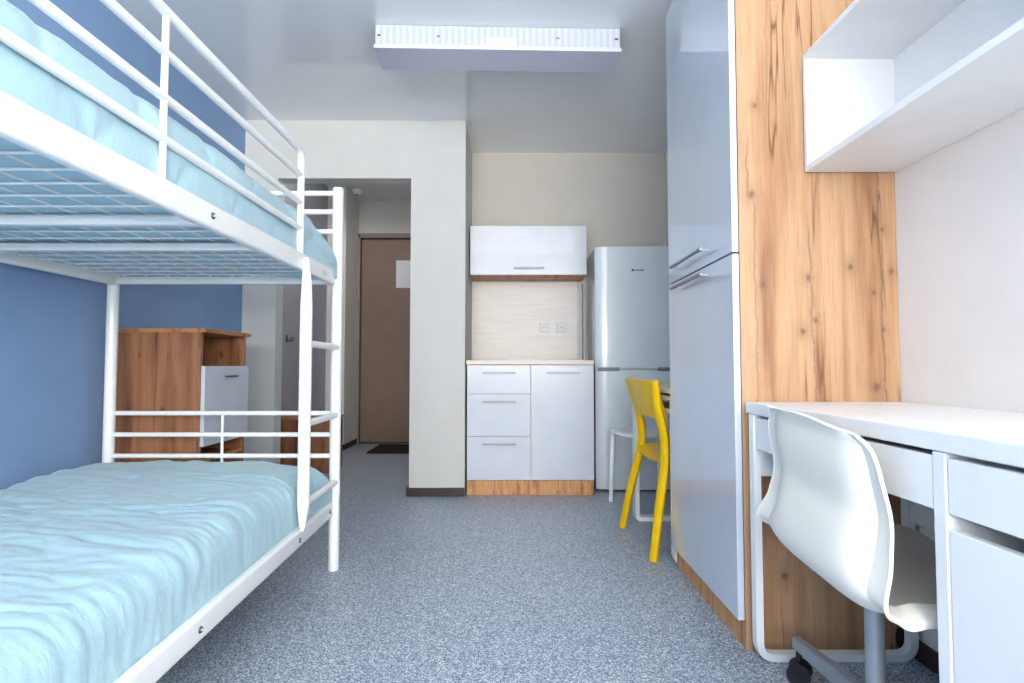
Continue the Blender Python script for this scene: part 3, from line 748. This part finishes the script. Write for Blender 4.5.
# ---------------------------------------------------------------- mattresses
def mattress(x0, x1, y0, y1, zb, zt, seed, droop=0, zslope=0, wr=1.0, A_Q=1.0, re=.05, fd=.62):
    bm = bmesh.new(); cx, cz = (x0+x1)/2, (zb+zt)/2; hw, hh = (x1-x0)/2, (zt-zb)/2
    rc = .07
    # cross-section perimeter: generous top edges, tight bottom edges
    rb = .014; per = []
    def add(px, pz, nx, nz_): per.append((px, pz, nx, nz_))
    nt_, ns = 84, 10
    for k in range(nt_): add(hw-rc-(2*(hw-rc))*k/nt_, hh, 0, 1)
    for k in range(8): t = PI/2+PI/2*k/8; add(-(hw-rc)+rc*math.cos(t), hh-rc+rc*math.sin(t), math.cos(t), math.sin(t))
    for k in range(ns): add(-hw, (hh-rc)-(2*hh-rc-rb)*k/ns, -1, 0)
    for k in range(4): t = PI+PI/2*k/4; add(-(hw-rb)+rb*math.cos(t), -(hh-rb)+rb*math.sin(t), math.cos(t), math.sin(t))
    for k in range(12): add(-(hw-rb)+(2*(hw-rb))*k/12, -hh, 0, -1)
    for k in range(4): t = 1.5*PI+PI/2*k/4; add((hw-rb)+rb*math.cos(t), -(hh-rb)+rb*math.sin(t), math.cos(t), math.sin(t))
    for k in range(ns): add(hw, -(hh-rb)+(2*hh-rc-rb)*k/ns, 1, 0)
    for k in range(8): t = PI/2*k/8; add((hw-rc)+rc*math.cos(t), (hh-rc)+rc*math.sin(t), math.cos(t), math.sin(t))
    arc = [0]
    for i in range(1, len(per)): arc.append(arc[-1]+math.hypot(per[i][0]-per[i-1][0], per[i][1]-per[i-1][1]))
    NY = 300; rings = []
    ys = []
    for k in range(6): ys.append((y0+re*(1-math.cos(PI/2*k/6)), 1-(1-math.sin(PI/2*(k+.6)/6.6))*.55))
    for k in range(NY+1): ys.append((y0+re+(y1-y0-2*re)*k/NY, 1))
    for k in range(5, -1, -1): ys.append((y1-re*(1-math.cos(PI/2*k/6)), 1-(1-math.sin(PI/2*(k+.6)/6.6))*.55))
    for y, sc_ in ys:
        rr = []
        for (px, pz, nx, nz_), s in zip(per, arc):
            # quilt stitching: scalloped lines running across the mattress
            f = 9; sw = s+.02*noise.noise((s*3, y*3, seed)); yw = y+.02*noise.noise((s*3, y*3, seed+5))
            r0 = math.floor(sw/.13)
            for rr_ in (r0-1, r0):
                sc0 = rr_*.13; off_ = .13*(rr_ % 2)
                y0_ = round((yw-off_)/.26)*.26+off_
                for yc in (y0_-.26, y0_, y0_+.26):
                    dd = math.hypot(yw-yc, (sw-sc0)*1.0)
                    if sw >= sc0: f = min(f, abs(dd-.14))
            puff = 1-math.exp(-(f/.018)**1.3)
            w1 = abs(noise.noise((px*4+seed, y*15+1.8*noise.noise((px*4, y*4, seed)), pz*4)))*2.2
            w2 = abs(noise.noise((px*8, y*30+seed, pz*8)))*2
            w3 = noise.noise((px*2+7, y*2.4, seed*3))
            fade = 1-fd*max(0, nx)
            h = .0045*puff*A_Q*fade + wr*(.0042*w1+.0026*w2)*fade + .008*w3
            if nz_ < -.5: h = 0
            lim = 1 if nx == 0 or nz_ >= -.3 else .4
            X = cx + px*(.985+.015*sc_) + nx*h*lim; Z = cz + pz*(sc_ if pz > 0 else 1) + nz_*h*lim
            Z += .012*(1-(px/hw)**2)*(1 if nz_ > .3 else 0)
            yy = y
            if droop and y > y1-.22 and px > hw-.25:     # far outer corner sags over the rail
                q = ((y-(y1-.22))/.22)*((px-(hw-.25))/.25); Z -= droop*q*(1 if pz > 0 else .3); yy += .012*q; X += .028*q
            Z += zslope*(y-y1)
            rr.append(bm.verts.new((X, yy, Z)))
        rings.append(rr)
    n = len(per)
    for a, b_ in zip(rings, rings[1:]):
        for k in range(n): bm.faces.new((a[k], a[(k+1) % n], b_[(k+1) % n], b_[k]))
    for rr, fl in ((rings[0], 1), (rings[-1], 0)):
        c = bm.verts.new(sum((v.co for v in rr), Vector())/n)
        for k in range(n):
            t = (rr[(k+1) % n], rr[k], c); bm.faces.new(t)
    return bm
bm = mattress(BX0-.02, BX1-.027, BY0+.035, BY1-.012, ZU+.042, 1.436, 3.1, .10, 0, .22, 1.5, .02, .1)
up_m = put('mattress', bm, fab, None, True); tag(up_m, 'light blue quilted mattress lying on the top bunk behind the guard rail', 'mattress', 'bunk mattresses')
bm = mattress(XL+.035, BX1-.027, BY0+.035, BY1-.030, lz(BY1)+.038, .447, 8.7, .03, .034, 1.7, .6)
lo_m = put('mattress', bm, fab, None, True); tag(lo_m, 'light blue quilted mattress on the lower bunk with wavy wrinkles across it', 'mattress', 'bunk mattresses')

# ---------------------------------------------------------------- dresser behind the bed
ds = thing('dresser', 'oak-look dresser with a white flap door and open niche, between bunk bed and hall doorway', 'dresser', (-1.57, 2.8, 0))
QX0, QX1, QY0, QY1, QZ = XL+.016, -1.385, 2.56, 2.99, 1.0
box('side_panel', QX0, QX1, QY0, QY0+.018, 0, QZ, oak_dark, ds, .001)
box('side_panel', QX0, QX1, QY1-.018, QY1, 0, QZ, oak_dark, ds, .001)
box('back_panel', QX0, QX0+.008, QY0+.018, QY1-.018, 0, QZ, oak_dark, ds, 0)
box('top', QX0, QX1+.022, QY0-.004, QY1+.012, QZ, QZ+.018, oak_hor, ds, .001)
for z in (.05, .415, .832): box('shelf', QX0+.008, QX1-.004, QY0+.018, QY1-.018, z, z+.016, oak_hor, ds, 0)
bm = bmesh.new(); bx(bm, QX1+.001, QX1+.018, QY0+.004, QY1-.002, .492, .850, .001); d = put('door', bm, white_gloss, ds)
bm = bmesh.new(); bx(bm, QX1+.034, QX1+.042, 2.725, 2.83, .797, .805, .001)
for y in (2.74, 2.81): bx(bm, QX1+.018, QX1+.036, y, y+.005, .799, .803)
put('handle', bm, dark_metal, d)
box('plinth', QX1-.03, QX1-.014, QY0+.018, QY1-.018, 0, .05, oak_dark, ds, 0)

# ---------------------------------------------------------------- ceiling lamp
lp = thing('ceiling_lamp', 'long white fluorescent ceiling lamp with a ribbed side', 'lamp', (-.07, 2.82, ZC))
box('housing', -.664, .527, 2.728, 2.918, 2.400, ZC-.001, dif, lp, .004)
bm = bmesh.new()
bx(bm, -.669, .532, 2.720, 2.925, 2.380, 2.400, .003); put('tray', bm, louv, lp)
box('clip_cover', -.13, .02, 2.712, 2.727, 2.392, 2.436, lamp_body, lp, .004)
for x, s in ((-.645, 1), (-.36, 0), (.22, 0), (.508, -1)):
    bm = bmesh.new(); bx(bm, x-.008, x+.008, 2.722, 2.73, 2.442, 2.448, .001); put('clip', bm, dark_metal if s else chrome, lp)
lp.rotation_euler.z = math.radians(1.7)
